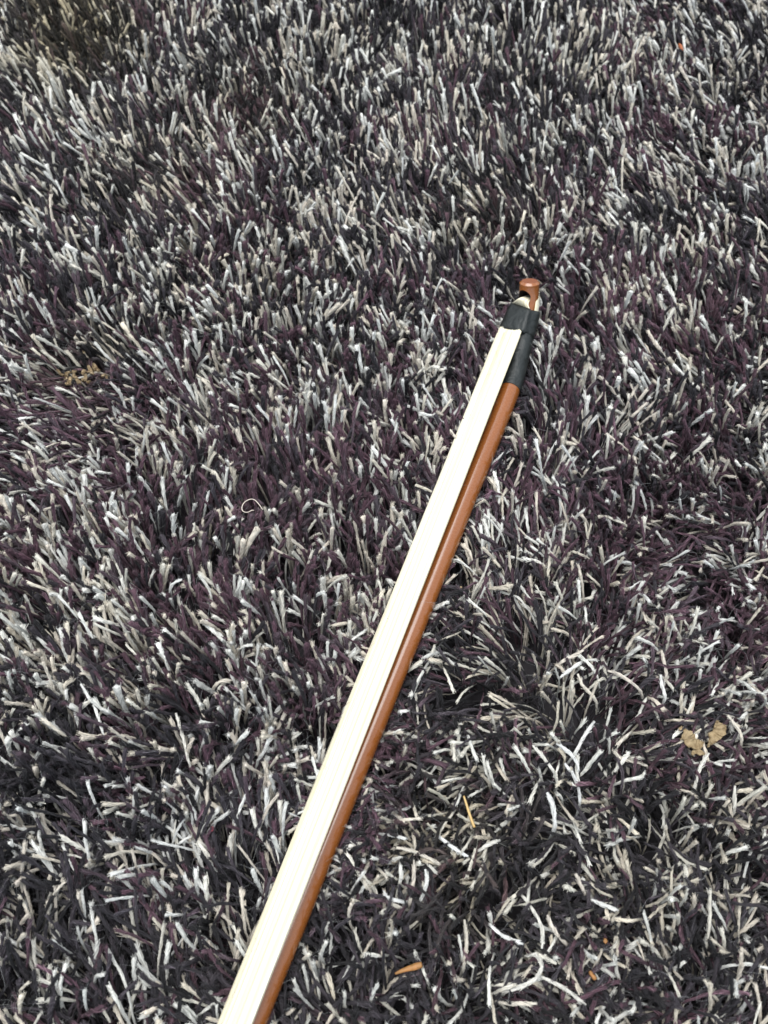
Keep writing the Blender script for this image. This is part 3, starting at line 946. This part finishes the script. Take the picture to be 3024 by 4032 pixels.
def loft(name, rings, mat, parent, closed_ends=False, subdiv=0, thickness=0.0):
    rings = np.array(rings)
    K, S, _ = rings.shape
    f, l = [], []
    for k in range(K - 1):
        for j in range(S):
            f += [k * S + j, k * S + (j + 1) % S, (k + 1) * S + (j + 1) % S, (k + 1) * S + j]; l.append(4)
    me = mesh_np(name, (rings - BB).reshape(-1, 3), f, l)
    bm = bmesh.new(); bm.from_mesh(me)
    bmesh.ops.recalc_face_normals(bm, faces=bm.faces)
    bm.to_mesh(me); bm.free()
    o = obj(name, me, mat, parent)
    if thickness:
        md = o.modifiers.new('thickness', 'SOLIDIFY'); md.thickness = thickness; md.offset = -1
    return o

A_SL0 = float((unproject(2018, 1540, Z_STICK) - LINE0) @ AX)
rings = []
for a in np.linspace(A_SL0, A_TAPE + 0.002, 26):
    c, t, n, b = at_along(a)
    # the end of the tape is cut a little askew
    ring = []
    for j in range(28):
        th = 2 * math.pi * j / 28
        rr = STICK_R + 0.00030 + 0.00006 * math.sin(3 * th + a * 400) + (0.00018 if a > A_TAPE - 0.006 else 0.0)
        sk = 0.0004 * math.sin(th + 0.6) * (1 if a == A_SL0 else 0)
        ring.append(c + rr * (math.cos(th) * n + math.sin(th) * b) + t * sk)
    rings.append(ring)
tape = loft('tape', rings, M_TAPE, bow, thickness=0.00018)

# band: corners on the photograph's outline, rounded hull about hair, stick and the tucked-under tail
def band_ring(tl, tr, a_c, extra):
    c, t, n, b = at_along(a_c)
    pts = []
    tm = 0.5 * (tl + tr)
    nr = np.cross(tr - tl, t); nr /= np.linalg.norm(nr)
    if nr @ n < 0: nr = -nr
    for f in np.linspace(0, 1, 9):
        bow_h = 0.00045 * math.sin(math.pi * f)
        pts.append(tl + (tr - tl) * f + nr * bow_h)
    R = STICK_R + 0.0005
    for ang in np.radians([62, 80, 98, 116, 134, 152, 170, 188, 206, 224, 242, 262]):
        rr = R + extra * max(0.0, math.cos(ang - math.radians(125))) 
        pts.append(c + rr * (math.cos(ang) * n + math.sin(ang) * b))
    return pts
zt = Z_HAIR
lower = (unproject(1963, 1291, zt - HAIR_RISE + 0.0001), unproject(2061, 1309, zt + HAIR_RISE + 0.0004))
upper = (unproject(2012, 1191, zt - HAIR_RISE + 0.0022), unproject(2090, 1217, zt + HAIR_RISE + 0.0030))
aL = A_TAPE
cU = unproject(2072, 1226, Z_STICK + 0.0064)
aU = float((cU - LINE0) @ AX)
rings = []
for f in np.linspace(0, 1, 9):
    tl = lower[0] + (upper[0] - lower[0]) * f
    tr = lower[1] + (upper[1] - lower[1]) * f
    bulge = 0.0003 * math.sin(math.pi * f)
    tl = tl + gs.normal(0, 0.00006, 3); tr = tr + gs.normal(0, 0.00004, 3)
    rings.append(band_ring(tl + np.array([0, 0, bulge]), tr + np.array([0, 0, bulge]), aL + (aU - aL) * f, 0.0001 + 0.0009 * f))
band = loft('tape', rings, M_TAPE, bow, thickness=0.00022)

# the hair's end: it fans out of the band and turns down into the slot
hole_c = slot_u0 + tip_T * 0.0001
p0 = 0.5 * (upper[0] + upper[1])
def end_path(f):
    """one lock of hair, f across the band"""
    fa = 0.06 + 0.90 * f
    a0 = lower[0] + (lower[1] - lower[0]) * fa
    a1 = upper[0] + (upper[1] - upper[0]) * fa
    side = (f - 0.5) * 2
    mouth = hole_c + tip_B * side * 0.0026 + tip_N * (0.0034 + 0.0008 * (1 - side * side)) - tip_T * (0.0002 + 0.0012 * side * side)
    deep = hole_c + tip_B * side * 0.0018 - tip_N * 0.001 - tip_T * 0.0012
    dn = np.array([0, 0, -0.0007])
    return resample(np.array([a0 * 0.5 + a1 * 0.5 + dn, a1 + dn, 0.5 * (a1 + dn) + 0.5 * mouth + tip_N * 0.0005, mouth, deep]), 22)
locks = 34
he_v, he_f, he_l, he_fr = [], [], [], []
for q in range(locks):
    f = (q + 0.5) / locks
    Q = end_path(f)
    Q = Q + tip_N * gs.normal(0, 0.00006)
    T, N, B = frames(Q, tip_N * 0.7 + np.array([0.1, -0.3, 0.5]))
    wb = np.linalg.norm(upper[1] - upper[0]) / locks * 0.5
    for k in range(22):
        for j in range(6):
            a = 2 * math.pi * j / 6
            w = 0.00019 * (1.15 - 0.35 * k / 21)
            he_v.append(Q[k] + w * (math.cos(a) * N[k] * 1.6 + math.sin(a) * B[k]))
            he_fr.append((q * 0.0004 + 0.3, 0, 0.01 * k / 21))
    o0 = q * 22 * 6
    for k in range(21):
        for j in range(6):
            he_f += [o0 + k * 6 + j, o0 + k * 6 + (j + 1) % 6, o0 + (k + 1) * 6 + (j + 1) % 6, o0 + (k + 1) * 6 + j]; he_l.append(4)
me = mesh_np('hair_end', np.array(he_v) - BB, he_f, he_l)
add_attr(me, 'frame', 'FLOAT_VECTOR', np.array(he_fr))
obj('hair_end', me, M_HAIR, bow)
# the tail, out of the back of the slot and folded back along the stick under the tape
rings, frs = [], []
c, t, n, b = at_along(aU - 0.004)
tl_dir = -0.42 * n + 0.91 * b
hole_back = hole_c - tip_N * (STICK_R * 0.9)
c1, t1, n1, b1 = at_along(aU + 0.001)
ctrlp = [hole_c - tip_N * 0.002, hole_back - tip_N * 0.0012 + tip_B * 0.001, c1 + (STICK_R + 0.0001) * tl_dir + t1 * 0.0012, c + (STICK_R + 0.0000) * tl_dir]
Q = resample(np.array(ctrlp), 20)
T = np.gradient(Q, axis=0); T /= np.linalg.norm(T, axis=1, keepdims=True)
for k in range(20):
    nm = tl_dir - (tl_dir @ T[k]) * T[k]; nm /= np.linalg.norm(nm)
    ac = np.cross(T[k], nm)
    ring, fr = [], []
    for j in range(20):
        a = 2 * math.pi * j / 20
        ring.append(Q[k] + ac * 0.0017 * math.cos(a) + nm * 0.0005 * math.sin(a))
        fr.append((0.0021 * math.cos(a), 0, k * 0.0006))
    rings.append(ring); frs.append(fr)
tl_o = loft('hair_tail', rings, M_HAIR, bow)
add_attr(tl_o.data, 'frame', 'FLOAT_VECTOR', np.array(frs).reshape(-1, 3))

# ------------------------------------------------------------------ litter caught in the pile
def flake(name, pix, z, mat, label, cat, seed, thick=0.0006, crumple=0.0010, group=None):
    """a thin crumpled flake with the outline given in photo pixels, lying on the pile"""
    g = random.Random(seed)
    fine = []
    for k in range(len(pix)):                                 # ragged outline
        (u0, v0), (u1, v1) = pix[k], pix[(k + 1) % len(pix)]
        d = math.hypot(u1 - u0, v1 - v0)
        fine.append((u0, v0))
        fine.append((0.5 * (u0 + u1) + g.uniform(-0.2, 0.2) * d, 0.5 * (v0 + v1) + g.uniform(-0.2, 0.2) * d))
    pts = [unproject(u, v, z) for u, v in fine]
    c = np.mean(pts, 0)
    bm = bmesh.new()
    outer = [bm.verts.new(p - c) for p in pts]
    f = bm.faces.new(outer)
    bmesh.ops.triangulate(bm, faces=bm.faces[:])
    bmesh.ops.subdivide_edges(bm, edges=bm.edges[:], cuts=2, use_grid_fill=True)
    for vt in bm.verts:
        vt.co.z += crumple * (math.sin(vt.co.x * 900 + seed) + math.sin(vt.co.y * 1100 + 2 * seed)) * 0.5 + g.uniform(-1, 1) * crumple * 0.25
        vt.co.x += g.uniform(-1, 1) * 0.00012; vt.co.y += g.uniform(-1, 1) * 0.00012
    ret = bmesh.ops.extrude_face_region(bm, geom=bm.faces[:])
    for e in ret['geom']:
        if isinstance(e, bmesh.types.BMVert):
            e.co.z -= thick
    bmesh.ops.recalc_face_normals(bm, faces=bm.faces)
    o = from_bm(name, bm, mat, None, False)
    o.location = c
    tag(o, label, cat, group)
    return o

def q2(cx, cy, s, pts):
    return [(cx + s * x, cy + s * y) for x, y in pts]
k4 = 350 / 1659.0
flake('dry_flake', q2(2600, 2700, k4, [(420, 830), (470, 800), (525, 850), (590, 855), (635, 910), (660, 975), (760, 1020), (825, 1050), (800, 1130), (720, 1175), (620, 1180), (520, 1160), (480, 1110), (440, 1010), (375, 1000), (400, 920)]),
      0.0215, M_FLAKE, 'tan dry flake with a notch, lower left of the two big flakes', 'flake', 3)
flake('dry_flake', q2(2600, 2700, k4, [(1045, 640), (1090, 690), (1190, 740), (1240, 810), (1225, 890), (1160, 940), (1110, 1000), (1040, 1060), (950, 1100), (920, 1145), (870, 1120), (880, 1050), (900, 990), (930, 960), (910, 900), (960, 850), (1015, 800), (1020, 700)]),
      0.0225, M_FLAKE, 'tan crumpled dry flake with a pointed end, beside the notched flake', 'flake', 5, crumple=0.0014)
flake('dry_flake', q2(2600, 2700, k4, [(600, 1215), (650, 1185), (760, 1205), (790, 1245), (825, 1250), (815, 1300), (740, 1305), (680, 1270), (615, 1310), (580, 1260)]),
      0.0205, M_FLAKE, 'small pale ragged flake just below the notched tan flake', 'flake', 7, crumple=0.0006)
flake('dry_flake', q2(2600, 2700, k4, [(345, 780), (400, 745), (430, 770), (400, 820), (340, 840)]),
      0.0212, M_FLAKE, 'tiny tan flake at the top corner of the notched flake', 'flake', 8, crumple=0.0004)

def crumb(name, u, v, z, size, mat, label, cat, seed, stretch=(1, 1, 0.8), ang=0.0, group=None):
    bm = bmesh.new()
    bmesh.ops.create_icosphere(bm, subdivisions=2, radius=size)
    g = random.Random(seed)
    ph = [g.uniform(0, 6.28) for _ in range(6)]
    for vt in bm.verts:
        d = vt.co.normalized()
        k = 1 + 0.22 * math.sin(4 * d.x + ph[0]) * math.cos(5 * d.y + ph[1]) + 0.14 * math.sin(9 * d.z + ph[2] + 6 * d.x) + g.uniform(-0.10, 0.10)
        vt.co = Vector((d.x * stretch[0], d.y * stretch[1], d.z * stretch[2])) * size * k
    bmesh.ops.rotate(bm, cent=(0, 0, 0), matrix=Matrix.Rotation(ang, 3, 'Z'), verts=bm.verts)
    o = from_bm(name, bm, mat, None, False)
    o.location = unproject(u, v, z)
    tag(o, label, cat, group)
    return o
k3 = 800 / 1659.0
clump = empty('crumb_clump', tuple(unproject(640 * k3, 1200 + 600 * k3, 0.0195)), 'ragged clump of golden tan crumbs stuck in the pile', 'crumbs')
gc = random.Random(8)
for i, (x, y, r) in enumerate([(500, 560, 20), (530, 600, 26), (575, 625, 24), (560, 570, 22), (610, 590, 20), (640, 620, 24), (600, 540, 18), (670, 590, 22), (700, 600, 18), (735, 645, 22), (740, 540, 22), (770, 510, 20), (800, 530, 18), (835, 560, 20), (865, 590, 18), (690, 560, 14), (560, 650, 16), (480, 545, 14)]):
    out = []
    sz = gc.uniform(0.7, 1.5)
    for j in range(9):
        an = 2 * math.pi * j / 9
        rr = r * sz * gc.uniform(0.5, 1.4)
        out.append(((x + rr * math.cos(an)) * k3, 1200 + (y + rr * 0.9 * math.sin(an)) * k3))
    o = flake('crumb', out, 0.0215 + gc.uniform(-0.0006, 0.0012), M_CRUMB, 'x', 'x', 80 + i, thick=0.0005, crumple=0.0020)
    del o['label'], o['category']
    o.parent = clump
    o.matrix_parent_inverse = Matrix.Translation(-Vector(clump.location))
for i, (x, y, s) in enumerate([(605, 315, 0.0006), (620, 250, 0.0007), (625, 210, 0.0007), (690, 380, 0.0007), (672, 350, 0.0006)]):
    crumb('crumb', x * k3, 1200 + y * k3, 0.0225, s, M_CRUMB, 'speck of golden crumb trailing off above the crumb clump', 'crumb', 60 + i,
          (1, 1.4, 0.8), i * 0.9, 'crumb specks above the clump')

def sliver(name, pix, z0, z1, r, mat, label, cat, prof):
    n = len(pix)
    pts = [unproject(u, v, z0 + (z1 - z0) * k / (n - 1)) for k, (u, v) in enumerate(pix)]
    org = pts[0]
    o = thin_tube(name, pts, r, mat, None, np.zeros(3), 6, 24, prof)
    co = np.zeros(len(o.data.vertices) * 3); o.data.vertices.foreach_get('co', co)
    co = co.reshape(-1, 3) - org
    o.data.vertices.foreach_set('co', co.ravel()); o.data.update()
    o.location = org
    tag(o, label, cat)
    return o
sliver('wood_splinter', [(1556, 3834), (1590, 3820), (1630, 3808), (1662, 3798)], 0.0218, 0.0228, 0.00088, M_ORANGE, 'orange tapered wood splinter caught in the pile', 'splinter', [0.35, 0.6, 0.75, 1.0, 1.15, 0.9])
sliver('straw', [(1826, 3134), (1836, 3165), (1850, 3210), (1868, 3258)], 0.0225, 0.0232, 0.00038, M_STRAW, 'thin yellow straw lying across matted brown yarns', 'straw', [0.8, 1.0, 1.1, 1.1, 1.2, 1.1])
sliver('wood_chip', [(2322, 3823), (2330, 3838), (2345, 3856)], 0.0218, 0.0218, 0.00055, M_ORANGE, 'small orange wood chip, bent, near the yarn loop', 'chip', [0.7, 1.1, 1.0, 1.3, 1.0])
crumb('orange_crumb', 2384, 3704, 0.0222, 0.0006, M_ORANGE, 'round orange crumb above the small bent chip', 'crumb', 71, (1, 1.3, 0.8))
crumb('orange_crumb', 2436, 3732, 0.0205, 0.0005, M_CRUMB, 'dull yellow crumb beside the round orange crumb', 'crumb', 72)
crumb('orange_crumb', 1815, 2312, 0.0215, 0.0004, M_CRUMB, 'tiny tan grain right of the bow stick', 'crumb', 73)
sliver('rust_fleck', [(2674, 172), (2680, 185), (2688, 200)], 0.0235, 0.0235, 0.0009, M_RUST, 'rust brown fleck among the cream yarns', 'fleck', [0.4, 1.1, 1.0, 0.5])
k8 = 300 / 1659.0
sliver('curled_thread', q2(850, 1800, k8, [(1025, 1150), (940, 1030), (850, 935), (760, 915), (660, 955), (600, 1010), (570, 1080), (570, 1150), (610, 1190), (680, 1205), (740, 1180), (790, 1155), (830, 1160)]),
       0.0228, 0.0228, 0.00016, M_THREAD, 'white thread curled in a loop on the pile', 'thread', [1, 1, 1, 1])
sliver('red_thread', [(830, 3262), (836, 3256), (838, 3268), (833, 3272)], 0.021, 0.021, 0.00018, M_RED, 'tiny red thread end in the pile', 'thread', [1, 1, 1])
